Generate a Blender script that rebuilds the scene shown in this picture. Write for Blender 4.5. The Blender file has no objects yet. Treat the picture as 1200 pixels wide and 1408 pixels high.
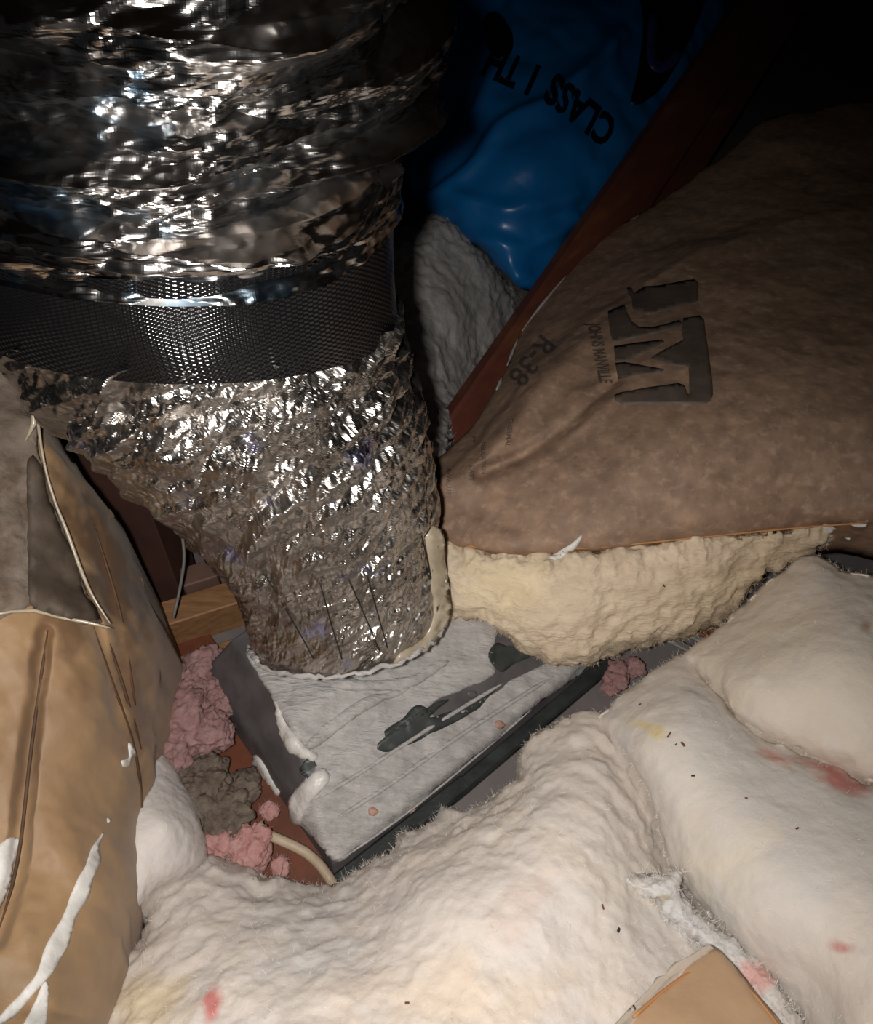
import bpy, math, random
import numpy as np
from mathutils import Vector, Matrix
from mathutils.bvhtree import BVHTree
from mathutils.geometry import delaunay_2d_cdt
random.seed(4); RNG = np.random.RandomState(7)
S = bpy.context.scene; COL = S.collection
# ------------------------------------------------------------------ camera, light, exposure
PW, PH = 1200, 1408
FPX = 1039.0; PITCH = math.radians(50); CAM = np.array([0, 0, 1.0])
FW = np.array([0, math.cos(PITCH), -math.sin(PITCH)]); UP = np.array([0, math.sin(PITCH), math.cos(PITCH)]); RT = np.array([1.0, 0, 0])
cd = bpy.data.cameras.new('camera'); cam = bpy.data.objects.new('camera', cd); COL.objects.link(cam)
cam.location = CAM; cam.rotation_euler = (math.pi/2 - PITCH, 0, 0)
cd.sensor_fit = 'HORIZONTAL'; cd.sensor_width = 36; cd.lens = 36*FPX/PW; cd.clip_start = .01
S.camera = cam
w = bpy.data.worlds.new('world'); S.world = w; w.use_nodes = True
w.node_tree.nodes['Background'].inputs[0].default_value = (.6, .62, .7, 1)
w.node_tree.nodes['Background'].inputs[1].default_value = .012
S.view_settings.view_transform = 'Standard'; S.view_settings.look = 'None'; S.view_settings.gamma = 1
S.view_settings.use_curve_mapping = False; S.view_settings.exposure = 0.0
def ray(x, y):
    x = np.asarray(x, float)[..., None]; y = np.asarray(y, float)[..., None]
    return FW + RT*(x-600)/FPX + UP*(704-y)/FPX
def P(x, y, t): return CAM + ray(x, y)*np.asarray(t, float)[..., None]
def TZ(x, y, z): return (z-1)/ray(x, y)[..., 2]
def PZ(x, y, z): return P(x, y, TZ(x, y, z))
def spot(name, loc, tgt, energy, size, blend, rad, col):
    l = bpy.data.lights.new(name, 'SPOT'); l.energy = energy; l.spot_size = math.radians(size); l.spot_blend = blend
    l.shadow_soft_size = rad; l.color = col
    o = bpy.data.objects.new(name, l); COL.objects.link(o); o.location = loc
    o.rotation_euler = (Vector(tgt)-Vector(loc)).to_track_quat('-Z', 'Y').to_euler()
# the phone's lamp, a little left of its lens
spot('phone_lamp', (-.045, -.005, 1.012), PZ(450, 970, .1), 30, 119, 1.0, .014, (1, .95, .90))

# ------------------------------------------------------------------ noise
def h3(i, j, k, seed):
    n = (i.astype(np.int64)*374761393 + j.astype(np.int64)*668265263 + k.astype(np.int64)*2147483647 + seed*1274126177) & 0xffffffff
    n = ((n ^ (n >> 13))*1274126177) & 0xffffffff; n = ((n ^ (n >> 15))*2246822519) & 0xffffffff
    return (n ^ (n >> 16))/4294967296.0*2-1
def vn(p, s=0):
    f = np.floor(p); q = p-f; q = q*q*(3-2*q); i, j, k = f[..., 0], f[..., 1], f[..., 2]; r = 0
    for a in (0, 1):
        for b in (0, 1):
            for c in (0, 1):
                r = r + h3(i+a, j+b, k+c, s)*(q[..., 0] if a else 1-q[..., 0])*(q[..., 1] if b else 1-q[..., 1])*(q[..., 2] if c else 1-q[..., 2])
    return r
def fbm(p, sc, o=4, s=0, g=.5):
    r = 0; a = 1
    for k in range(o): r = r + a*vn(p*sc+17.3*k, s+k); sc *= 2.03; a *= g
    return r
def facet(u, v, s=0):            # piecewise-linear noise on a triangle lattice: flat facets, sharp creases
    i, j = np.floor(u), np.floor(v); a, b = u-i, v-j; z = np.zeros_like(i)
    h00, h11, h10, h01 = h3(i, j, z, s), h3(i+1, j+1, z, s), h3(i+1, j, z, s), h3(i, j+1, z, s)
    return np.where(a > b, h00+(h10-h00)*a+(h11-h10)*b, h00+(h01-h00)*b+(h11-h01)*a)

# ------------------------------------------------------------------ mesh helpers
def tag(o, label=None, cat=None, group=None, kind=None):
    for k, v in (('label', label), ('category', cat), ('group', group), ('kind', kind)):
        if v: o[k] = v
    return o
def root(name, label, cat, loc, group=None):
    o = bpy.data.objects.new(name, None); COL.objects.link(o); o.location = loc; o.empty_display_size = .03
    return tag(o, label, cat, group)
def mk(name, V, F, m, parent=None, smooth=True, col=None, uv=None, pivot=None):
    V = np.asarray(V, np.float32)
    if parent is not None:
        o0 = np.zeros(3); q = parent
        while q is not None: o0 = o0+np.array(q.location); q = q.parent
    elif pivot is not None: o0 = np.array(pivot)
    else: o0 = np.array([V[:, 0].mean(), V[:, 1].mean(), V[:, 2].min()])
    me = bpy.data.meshes.new(name); me.vertices.add(len(V)); me.vertices.foreach_set('co', (V-o0).astype(np.float32).ravel())
    if isinstance(F, np.ndarray): idx = F.ravel(); n = np.full(len(F), F.shape[1])
    else: idx = np.concatenate([np.asarray(f) for f in F]); n = np.array([len(f) for f in F])
    me.loops.add(len(idx)); me.loops.foreach_set('vertex_index', idx.astype(np.int32))
    me.polygons.add(len(n)); st = np.concatenate([[0], np.cumsum(n)[:-1]])
    me.polygons.foreach_set('loop_start', st.astype(np.int32)); me.polygons.foreach_set('loop_total', n.astype(np.int32))
    me.polygons.foreach_set('use_smooth', np.full(len(n), smooth)); me.update(calc_edges=True); me.validate()
    if col is not None:
        a = me.color_attributes.new('Col', 'FLOAT_COLOR', 'POINT'); c = np.ones((len(V), 4), np.float32); c[:, :3] = col[:len(V)] if np.ndim(col) > 1 else col
        a.data.foreach_set('color', c.ravel())
    if uv is not None:
        l = me.uv_layers.new(name='UVMap'); l.data.foreach_set('uv', np.asarray(uv, np.float32)[idx].ravel())
    me.materials.append(m); o = bpy.data.objects.new(name, me); COL.objects.link(o); o.location = (0, 0, 0) if parent is not None else o0
    if parent is not None: o.parent = parent
    return o
def box(name, c, ax, m, parent=None, bev=.002):      # c centre, ax three half-axis vectors; chamfered
    ax = np.array(ax, float); L = np.linalg.norm(ax, axis=1); f = [max(0, 1-bev/l) for l in L]; V = []
    for s in [(a, b, d) for a in (-1, 1) for b in (-1, 1) for d in (-1, 1)]:
        for k in range(3):
            q = [s[i]*(1 if i == k else f[i]) for i in range(3)]; V.append(c+q[0]*ax[0]+q[1]*ax[1]+q[2]*ax[2])
    V = np.array(V); import bmesh
    bm = bmesh.new(); vs = [bm.verts.new(v) for v in V]; r = bmesh.ops.convex_hull(bm, input=vs)
    bmesh.ops.recalc_face_normals(bm, faces=bm.faces); bm.verts.index_update()
    F = [[v.index for v in fc.verts] for fc in bm.faces]; V = np.array([v.co[:] for v in bm.verts]); bm.free()
    return mk(name, V, F, m, parent, smooth=False)
def spline(pts, step, closed=False):
    p = np.array(pts, float); n = len(p); out = []
    g = (lambda i: p[i % n]) if closed else (lambda i: p[min(max(i, 0), n-1)])
    for i in range(n if closed else n-1):
        a, b, c, d = g(i-1), g(i), g(i+1), g(i+2); k = max(1, int(np.linalg.norm(c-b)/step))
        for t in np.arange(k)/k: out.append(.5*(2*b+(c-a)*t+(2*a-5*b+4*c-d)*t*t+(3*b-3*c+d-a)*t**3))
    if not closed: out.append(p[-1])
    return np.array(out)
def tube(name, pts, r, m, parent=None, n=8, step=.01, taper=None):
    p = spline(pts, step); k = len(p); T = np.gradient(p, axis=0); T /= np.linalg.norm(T, axis=1)[:, None]+1e-9
    ref = np.array([.13, .2, .97]); A = np.cross(T, ref); A /= np.linalg.norm(A, axis=1)[:, None]+1e-9; B = np.cross(T, A)
    rr = np.full(k, r) if taper is None else r*np.interp(np.linspace(0, 1, k), *taper)
    a = np.arange(n)/n*2*math.pi; V = (p[:, None]+rr[:, None, None]*(np.cos(a)[None, :, None]*A[:, None]+np.sin(a)[None, :, None]*B[:, None])).reshape(-1, 3)
    F = [[i*n+j, i*n+(j+1) % n, (i+1)*n+(j+1) % n, (i+1)*n+j] for i in range(k-1) for j in range(n)]
    F += [list(range(n))[::-1], [(k-1)*n+j for j in range(n)]]
    return mk(name, V, F, m, parent)
def vnorm(V, F):
    a, b, c = V[F[:, 0]], V[F[:, 1]], V[F[:, 2]]; n = np.cross(b-a, c-a); N = np.zeros_like(V)
    for k in range(3): np.add.at(N, F[:, k], n)
    return N/(np.linalg.norm(N, axis=1)[:, None]+1e-12)
def subdiv(p, F):
    E = np.sort(np.concatenate([F[:, [0, 1]], F[:, [1, 2]], F[:, [2, 0]]]), axis=1); U, inv = np.unique(E, axis=0, return_inverse=True); inv = inv.ravel()
    m = len(F); n = len(p); p2 = np.concatenate([p, (p[U[:, 0]]+p[U[:, 1]])/2]); ab, bc, ca = n+inv[:m], n+inv[m:2*m], n+inv[2*m:]
    a, b, c = F.T
    return p2, np.concatenate([np.stack(x, 1) for x in ((a, ab, ca), (ab, b, bc), (ca, bc, c), (ab, bc, ca))])
def loop_of(F):
    E = np.concatenate([F[:, [0, 1]], F[:, [1, 2]], F[:, [2, 0]]]); d = {}; s = set(map(tuple, E.tolist()))
    for a, b in s:
        if (b, a) not in s: d[a] = b
    best = []
    while d:
        a0 = next(iter(d)); l = [a0]; a = d.pop(a0)
        while a != a0 and a in d: l.append(a); a = d.pop(a)
        if len(l) > len(best): best = l
    return best
def tri2d(outline, sp, levels, jag=0, seed=0, smooth=True):
    b = spline(outline, sp, True) if smooth else np.array(outline, float)
    if not smooth:
        q = []
        for i in range(len(b)):
            c = b[(i+1) % len(b)]; k = max(1, int(round(np.linalg.norm(c-b[i])/sp)))
            q += [b[i]+(c-b[i])*t for t in np.arange(k)/k]
        b = np.array(q)
    if jag: b = b + jag*np.stack([fbm(np.c_[b/22.0, b[:, :1]*0+s], 1, 3, seed+s) for s in (3, 9)], 1)
    lo, hi = b.min(0), b.max(0); g = []
    y = lo[1]; r = 0
    while y < hi[1]:
        xs = np.arange(lo[0]+(r % 2)*sp/2, hi[0], sp); g.append(np.c_[xs, np.full(len(xs), y)]); y += sp*.87; r += 1
    g = np.concatenate(g) if g else np.zeros((0, 2)); c = np.roll(b, -1, 0)
    ins = np.zeros(len(g), bool)
    for p, q in zip(b, c):
        m = ((p[1] > g[:, 1]) != (q[1] > g[:, 1])); ins ^= m & (g[:, 0] < (q[0]-p[0])*(g[:, 1]-p[1])/(q[1]-p[1]+1e-12)+p[0])
    g = g[ins]
    if len(g): g = g[np.min(np.linalg.norm(g[:, None]-b[None], axis=2), axis=1) > sp*.55]
    v = [Vector(x) for x in b.tolist()+g.tolist()]
    vo, _, fo, _, _, _ = delaunay_2d_cdt(v, [], [list(range(len(b)))], 1, 1e-4)
    p = np.array([x[:] for x in vo]); F = np.array([f for f in fo if len(f) == 3])
    a, bb, cc = p[F[:, 0]], p[F[:, 1]], p[F[:, 2]]; s = (bb-a)[:, 0]*(cc-a)[:, 1]-(bb-a)[:, 1]*(cc-a)[:, 0]
    F = np.where((s > 0)[:, None], F[:, ::-1], F)     # image y runs down: this winding faces the viewer
    for _ in range(levels): p, F = subdiv(p, F)
    return p, F
def bdist(p, L):
    b = p[L]; d = np.empty(len(p))
    for i in range(0, len(p), 4000): d[i:i+4000] = np.min(np.linalg.norm(p[i:i+4000, None]-b[None], axis=2), axis=1)
    d[L] = 0
    return d
def segd(p, pts):
    b_ = spline(pts, 8); r = np.full(len(p), 1e9)
    for u_, v_ in zip(b_[:-1], b_[1:]):
        e = v_-u_; k = np.clip(((p-u_)@e)/(e@e+1e-9), 0, 1); r = np.minimum(r, np.linalg.norm(p-(u_+k[:, None]*e), axis=1))
    return r
def tps(ctrl):
    c = [(x, y, (TZ(x, y, t[1]) if isinstance(t, tuple) else t)) for x, y, t in ctrl]; c = np.array(c, float)
    X = c[:, :2]/500.; n = len(X); r = np.linalg.norm(X[:, None]-X[None], axis=2); K = r**2*np.log(r+1e-9)+1e-3*np.eye(n)
    Q = np.c_[np.ones(n), X]; A = np.block([[K, Q], [Q.T, np.zeros((3, 3))]]); s = np.linalg.solve(A, np.r_[c[:, 2], 0, 0, 0])
    def f(p):
        q = p/500.; out = np.empty(len(q))
        for i in range(0, len(q), 8000):
            z = q[i:i+8000]; r = np.linalg.norm(z[:, None]-X[None], axis=2); out[i:i+8000] = (r**2*np.log(r+1e-9))@s[:n]+np.c_[np.ones(len(z)), z]@s[n:]
        return out
    return f
BV = {}
def pad(name, outline, ctrl, D, m, parent=None, sp=12, levels=2, roll=0, rolld=0, noise=None, jag=0, seed=0, wall_noise=.004, colf=None, smooth=True, depth_add=None, walls=4, pivot=None):
    p, F = tri2d(outline, sp, levels, jag, seed, smooth); L = loop_of(F); t = tps(ctrl)(p); d = bdist(p, L)
    if roll: q = np.clip(d/roll, 0, 1); t = t+rolld*(1-np.sqrt(1-(1-q)**2))
    if depth_add is not None: t = t+depth_add(p, d)
    V = P(p[:, 0], p[:, 1], t); N = vnorm(V, F); B0 = V[L].copy()
    if noise is not None: V = V+N*noise(V, p, d)[:, None]
    D = np.array(D, float); n = len(L); Vs = [V]; base = len(V); F2 = [F]; prev = np.array(L); out = np.cross(np.roll(B0, -1, 0)-np.roll(B0, 1, 0), -D); out /= np.linalg.norm(out, axis=1)[:, None]+1e-9
    cen = B0.mean(0)
    for k in range(1, walls+1):
        f = k/walls; R = V[L]*(1-f)+(B0+D)*f if k < walls else B0+D
        if k < walls: R = R+out*(fbm(R, 60, 3, seed+5)*wall_noise)[:, None]
        Vs.append(R); cur = base+(k-1)*n+np.arange(n)
        a, b, c, e = prev, np.roll(prev, -1), np.roll(cur, -1), cur
        F2 += [np.stack([a, e, c], 1), np.stack([a, c, b], 1)]; prev = cur
    Vs.append((cen+D)[None]); ci = base+walls*n; F2.append(np.stack([np.full(n, ci), np.roll(prev, -1), prev], 1))
    V = np.concatenate(Vs); F2 = np.concatenate(F2); col = None
    if colf is not None:
        pc = np.concatenate([p]+[p[L]]*walls+[p[:1]]); dc = np.concatenate([d]+[d[L]]*walls+[d[:1]]); col = colf(V, pc, dc)
    o = mk(name, V, F2, m, parent, col=col, pivot=pivot); BV[name] = (V, F2)
    o_ = dict(o=o, V=V, F=F2, nt=len(F), L=L, p=p, N=N)
    return o_
def bvh(*ds): 
    V = []; F = []; n = 0
    for d in ds: V.append(d['V']); F.append(d['F']+n); n += len(d['V'])
    return BVHTree.FromPolygons(np.concatenate(V).tolist(), np.concatenate(F).tolist())
def hit(b, x, y):
    r = ray(x, y); h = b.ray_cast(Vector(CAM), Vector(r).normalized())
    if h[0] is None: return None
    n = np.array(h[1]); n = n if n@r < 0 else -n
    return np.array(h[0]), n
def project(p, b):
    V = np.full((len(p), 3), np.nan); N = np.zeros((len(p), 3))
    for i, (x, y) in enumerate(p):
        h = hit(b, x, y)
        if h is not None: V[i], N[i] = h
    bad = np.isnan(V[:, 0])
    if bad.all():
        for i, (x, y) in enumerate(p):
            h = b.find_nearest(Vector(P(x, y, .95))); V[i] = h[0]; N[i] = h[1]
        return V, N
    g = np.where(~bad)[0]
    for i in np.where(bad)[0]:
        j = g[np.argmin(np.linalg.norm(p[g]-p[i], axis=1))]; t = (V[j]-CAM)@FW; V[i] = P(p[i, 0], p[i, 1], t); N[i] = N[j]
    return V, N
def decal(name, outline, b, m, parent=None, off=.0006, sp=6, thick=0, seed=0, levels=0, smooth=True, jag=0, lump=0, lumps=60, nsm=0, col=None):
    p, F = tri2d(outline, sp, levels, jag, seed, smooth); V, N = project(p, b)
    if nsm: 
        for _ in range(nsm):
            A = np.zeros_like(V); c = np.zeros(len(V))
            for a, e in ((0, 1), (1, 2), (2, 0)):
                np.add.at(A, F[:, a], V[F[:, e]]); np.add.at(A, F[:, e], V[F[:, a]]); np.add.at(c, F[:, a], 1); np.add.at(c, F[:, e], 1)
            V = V*.4+.6*A/c[:, None]
        N = vnorm(V, F)
    L = loop_of(F); T = V+N*off
    if thick or lump:
        d = bdist(p, L); q = np.clip(d/(sp*1.2), 0, 1)**.5; T = T+N*(q*(thick+lump*(fbm(V, lumps, 4, seed))))[:, None]
    n = len(p); R = V[L]-N[L]*.0015; k = len(L); a = np.array(L); c = n+np.arange(k)
    F2 = np.concatenate([F, np.stack([a, c, np.roll(c, -1)], 1), np.stack([a, np.roll(c, -1), np.roll(a, -1)], 1)])
    VV = np.concatenate([T, R])
    o = mk(name, VV, F2, m, parent, col=col)
    return dict(o=o, V=VV, F=F2, L=L, p=p, N=N, nt=len(F))
def path_on(b, pts, off=.002, step=12):
    p = spline(pts, step*3); V, N = project(p, b); V = V+N*off
    for _ in range(2): V[1:-1] = .5*V[1:-1]+.25*(V[:-2]+V[2:])
    return V
def text(name, s, o, xd, yd, b, m, parent, size=1, off=.0008, bold=.015):
    c = bpy.data.curves.new('t', 'FONT'); c.body = s; c.size = 1; c.resolution_u = 3; c.offset = bold; ob = bpy.data.objects.new('t', c); COL.objects.link(ob)
    dg = bpy.context.evaluated_depsgraph_get(); me = ob.evaluated_get(dg).to_mesh(); import bmesh
    bm = bmesh.new(); bm.from_mesh(me); bmesh.ops.triangulate(bm, faces=bm.faces)
    for _ in range(2): bmesh.ops.subdivide_edges(bm, edges=[e for e in bm.edges if e.calc_length() > .18], cuts=1, use_grid_fill=False); bmesh.ops.triangulate(bm, faces=bm.faces)
    bm.verts.index_update(); v = np.array([x.co[:2] for x in bm.verts]); F = np.array([[q.index for q in f.verts] for f in bm.faces]); bm.free()
    bpy.data.objects.remove(ob); bpy.data.curves.remove(c)
    p = np.array(o)+v[:, :1]*np.array(xd)*size+v[:, 1:]*np.array(yd)*size
    V, N = project(p, b)
    if V is None: return
    return mk(name, V+N*off, F, m, parent)
def fuzz(d, parent, m, count, length, seed=0, edge=.5, th=.00022, region=None):
    r = np.random.RandomState(seed); V, F = d['V'], d['F'][:d['nt']]; N = vnorm(V, d['F']); L = np.array(d['L'])
    ne = int(count*edge); fi = r.randint(0, len(F), count-ne); w_ = r.dirichlet((1, 1, 1), count-ne)
    A = (V[F[fi]]*w_[..., None]).sum(1); NA = N[F[fi, 0]]; ei = r.choice(L, ne); A = np.concatenate([A, V[ei]]); NA = np.concatenate([NA, N[ei]])
    if region is not None: k = region(A); A = A[k]; NA = NA[k]
    n = len(A); dr = NA*r.uniform(.1, .9, (n, 1))+r.normal(0, .6, (n, 3)); dr /= np.linalg.norm(dr, axis=1)[:, None]
    ln = length*r.uniform(.3, 1, (n, 1)); cv = r.normal(0, .5, (n, 3)); sd = np.cross(dr, r.normal(0, 1, (n, 3))); sd /= np.linalg.norm(sd, axis=1)[:, None]
    R = []
    for q in (0, .35, .7, 1):
        c = A-NA*.0005+dr*ln*q+cv*ln*q*q; h = th*(1-.6*q); R += [c-sd*h, c+sd*h]
    VV = np.stack(R, 1).reshape(-1, 3); b0 = np.arange(n)[:, None]*8
    FF = np.concatenate([b0+np.array(x) for x in ([0, 1, 3, 2], [2, 3, 5, 4], [4, 5, 7, 6])])
    o = mk('loose_fibres', VV, FF, m, parent); o['kind'] = 'stuff'; return o

# ------------------------------------------------------------------ materials
def mat(name, c1, c2=None, sc=8, rough=.7, metal=0, bump=0, bsc=200, bdist_=.002, attr=False, detail=6, spec=.5, sss=0, coat=0, stretch=None, fac=(.35, .65), trans=0, c3=None, sc3=3, f3=(.5, .7), vor=0, vsc=60, alpha=1, sheen=0, rvar=0):
    m = bpy.data.materials.new(name); m.use_nodes = True; nt = m.node_tree; n = nt.nodes; l = nt.links; b = n['Principled BSDF']
    b.inputs['Roughness'].default_value = rough; b.inputs['Metallic'].default_value = metal; b.inputs['Specular IOR Level'].default_value = spec
    b.inputs['Coat Weight'].default_value = coat; b.inputs['Coat Roughness'].default_value = .1; b.inputs['Alpha'].default_value = alpha
    b.inputs['Sheen Weight'].default_value = sheen
    if sss: b.inputs['Subsurface Weight'].default_value = sss; b.inputs['Subsurface Radius'].default_value = (.012, .008, .006); b.inputs['Subsurface Scale'].default_value = 1
    if trans: b.inputs['Transmission Weight'].default_value = trans
    tc = n.new('ShaderNodeTexCoord'); vec = tc.outputs['Object']
    if stretch: mp = n.new('ShaderNodeMapping'); mp.inputs['Scale'].default_value = stretch[0]; mp.inputs['Rotation'].default_value = stretch[1]; l.new(vec, mp.inputs[0]); vec = mp.outputs[0]
    def noise(s, d=detail):
        q = n.new('ShaderNodeTexNoise'); q.inputs['Scale'].default_value = s; q.inputs['Detail'].default_value = d; q.inputs['Roughness'].default_value = .6; l.new(vec, q.inputs['Vector']); return q.outputs['Fac']
    def ramp(x, a, z):
        q = n.new('ShaderNodeMapRange'); q.inputs['From Min'].default_value = a; q.inputs['From Max'].default_value = z; l.new(x, q.inputs['Value']); return q.outputs[0]
    def mix(f, a, z, mode='MIX'):
        q = n.new('ShaderNodeMix'); q.data_type = 'RGBA'; q.blend_type = mode
        if isinstance(f, float): q.inputs[0].default_value = f
        else: l.new(f, q.inputs[0])
        for s_, x in ((q.inputs[6], a), (q.inputs[7], z)):
            if isinstance(x, tuple): s_.default_value = (*x, 1)
            else: l.new(x, s_)
        return q.outputs[2]
    c = c1
    if c2: c = mix(ramp(noise(sc), *fac), c1, c2)
    if c3: c = mix(ramp(noise(sc3), *f3), c, c3)
    if attr: at = n.new('ShaderNodeAttribute'); at.attribute_name = 'Col'; c = mix(1.0, c, at.outputs['Color'], 'MULTIPLY')
    if isinstance(c, tuple): b.inputs['Base Color'].default_value = (*c, 1)
    else: l.new(c, b.inputs['Base Color'])
    if rvar: 
        q = n.new('ShaderNodeMapRange'); q.inputs['To Min'].default_value = rough; q.inputs['To Max'].default_value = rough+rvar; q.inputs['From Min'].default_value = .4; q.inputs['From Max'].default_value = .65; l.new(noise(bsc*.2), q.inputs['Value']); l.new(q.outputs[0], b.inputs['Roughness'])
    if bump:
        h = noise(bsc, 4)
        if vor:
            q = n.new('ShaderNodeTexVoronoi'); q.inputs['Scale'].default_value = vsc; l.new(vec, q.inputs['Vector']); a = n.new('ShaderNodeMath'); a.operation = 'MULTIPLY_ADD'; l.new(q.outputs['Distance'], a.inputs[0]); a.inputs[1].default_value = vor; l.new(h, a.inputs[2]); h = a.outputs[0]
        bp = n.new('ShaderNodeBump'); bp.inputs['Strength'].default_value = bump; bp.inputs['Distance'].default_value = bdist_; l.new(h, bp.inputs['Height']); l.new(bp.outputs[0], b.inputs['Normal'])
    return m
M = {}
M['white'] = mat('white_fiberglass', (.76, .68, .60), (.70, .65, .615), 9, .95, bump=.35, bsc=120, bdist_=.003, attr=True, sss=.35, spec=.1, c3=(.86, .74, .58), sc3=5, f3=(.52, .75))
M['cream'] = mat('cream_fiberglass', (.76, .64, .48), (.60, .49, .36), 14, .95, bump=.7, bsc=80, bdist_=.004, attr=True, sss=.2, spec=.1, stretch=((1, 1, 4), (0, 0, 0)))
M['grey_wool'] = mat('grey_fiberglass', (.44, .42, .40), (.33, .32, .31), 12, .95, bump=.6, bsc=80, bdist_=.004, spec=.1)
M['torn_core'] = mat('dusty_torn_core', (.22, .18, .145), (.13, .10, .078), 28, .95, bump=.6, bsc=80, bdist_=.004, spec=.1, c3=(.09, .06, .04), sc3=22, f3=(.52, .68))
M['fibre'] = mat('glass_fibre', (.86, .80, .74), rough=.8, spec=.2)
M['fibre_cream'] = mat('cream_glass_fibre', (.84, .70, .48), rough=.8, spec=.2)
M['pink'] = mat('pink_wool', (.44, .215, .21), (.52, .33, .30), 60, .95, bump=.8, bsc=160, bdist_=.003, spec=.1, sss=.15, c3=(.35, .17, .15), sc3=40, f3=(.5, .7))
M['pink_dusty_shaded'] = mat('shaded_dusty_pink_wool', (.27, .145, .14), (.36, .23, .22), 60, .95, bump=.8, bsc=160, bdist_=.003, spec=.1, c3=(.16, .10, .09), sc3=40, f3=(.5, .7))  # darker, dustier copy of the pink wool, with distance and shade painted in
M['pink_fibre'] = mat('pink_fibre', (.70, .36, .34), rough=.8)
M['dust'] = mat('grey_lint', (.20, .16, .13), (.10, .075, .06), 70, .95, bump=.9, bsc=180, bdist_=.004, spec=.1)
M['kraft'] = mat('brown_kraft_paper', (.37, .235, .12), (.28, .17, .085), 7, .62, bump=.35, bsc=45, bdist_=.003, attr=True, c3=(.24, .15, .085), sc3=3, f3=(.5, .62), sheen=.1)
M['kraft_grey'] = mat('dusty_kraft_paper', (.32, .205, .135), (.21, .135, .092), 38, .68, bump=.4, bsc=60, bdist_=.003, attr=True, c3=(.43, .29, .20), sc3=70, f3=(.52, .78))
M['kraft_edge'] = mat('kraft_paper_edge', (.50, .24, .09), rough=.7)
M['ink'] = mat('grey_print_ink', (.078, .060, .048), (.11, .082, .064), 60, .6)
M['paper_white'] = mat('white_torn_paper', (.75, .73, .70), (.60, .58, .55), 40, .6, bump=.4, bsc=120)
M['foil'] = mat('crumpled_foil', (.60, .57, .54), (.36, .335, .31), 14, .24, 1.0, bump=.08, bsc=170, bdist_=.0015, vor=.5, vsc=110, c3=(.40, .40, .60), sc3=16, f3=(.60, .68), rvar=.12)  # blue-violet noise patches paint iridescent highlights into the foil colour
M['foil_big'] = mat('glossy_foil_film', (.72, .70, .68), (.48, .45, .43), 11, .15, 1.0, bump=0, bsc=90, bdist_=.0015, vor=.4, vsc=45, c3=(.36, .50, .62), sc3=10, f3=(.56, .62), rvar=.12)  # cyan-blue patches are coloured highlights put into the film's base colour
M['tape'] = mat('clear_yellowed_tape', (.50, .43, .32), (.36, .30, .22), 20, .3, bump=.3, bsc=90, coat=.3)
M['mastic'] = mat('grey_mastic', (.50, .48, .465), (.37, .355, .345), 25, .42, bump=.9, bsc=60, bdist_=.004, c3=(.50, .48, .47), sc3=35, f3=(.55, .75), rvar=.2, stretch=((1, 4.5, 1), (0, 0, -.69)))
M['mastic_white'] = mat('white_mastic_smear', (.72, .69, .66), (.55, .53, .51), 60, .35, bump=.7, bsc=90, bdist_=.003)
M['metal_dark'] = mat('dark_coated_metal', (.075, .07, .072), (.12, .11, .115), 25, .45, bump=.3, bsc=60, spec=.4)
M['black'] = mat('black_foil_tape', (.012, .015, .014), (.03, .036, .033), 30, .5, bump=.5, bsc=60, spec=.3)
M['tape_dark'] = mat('dark_green_grey_tape', (.030, .036, .035), (.05, .058, .056), 30, .45, bump=.4, bsc=60)
M['greysheet'] = mat('grey_sheet', (.125, .11, .11), (.16, .14, .135), 14, .6, bump=.2, bsc=60)
M['redwood'] = mat('red_brown_board', (.17, .045, .016), (.10, .028, .012), 20, .6, bump=.2, bsc=50)
M['joistwood'] = mat('pine', (.30, .155, .07), (.19, .095, .04), 22, .6, bump=.25, bsc=60, stretch=((1, 6, 6), (0, 0, .35)))
M['stud'] = mat('shade_darkened_stud', (.05, .016, .009), (.03, .01, .006), 20, .7, bump=.2, bsc=50)  # wood colour darkened to stand for the shade of duct and batt
M['beam'] = mat('dark_red_timber', (.13, .034, .019), (.085, .024, .014), 10, .65, bump=.35, bsc=40, stretch=((1, 1, 6), (0, 0, 0)), c3=(.17, .06, .022), sc3=5, f3=(.55, .7))
M['deck'] = mat('roof_deck', (.16, .10, .06), (.10, .06, .04), 8, .8, bump=.3, bsc=30)
M['blue'] = mat('blue_plastic_film', (.004, .115, .34), (.006, .15, .42), 6, .33, bump=.2, bsc=25, bdist_=.004, spec=.5)
M['blackprint'] = mat('black_print', (.003, .005, .012), rough=.4)
M['blueprint'] = mat('violet_blue_print', (.03, .04, .16), rough=.4)
M['cable'] = mat('cream_cable_sheath', (.50, .41, .30), (.38, .30, .21), 30, .5, bump=.2, bsc=80)
M['cable_dark'] = mat('grey_cable_sheath', (.16, .15, .14), rough=.4)
M['label'] = mat('faded_pink_label', (.42, .25, .19), rough=.6)
M['block'] = mat('dull_pink_wood', (.15, .085, .065), (.11, .06, .045), 20, .7)
M['thread'] = mat('black_thread', (.01, .01, .01), rough=.6)
M['splint'] = mat('wood_chip', (.16, .06, .02), rough=.7)
M['stickblk'] = mat('dark_speck', (.03, .025, .02), rough=.8)
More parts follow.
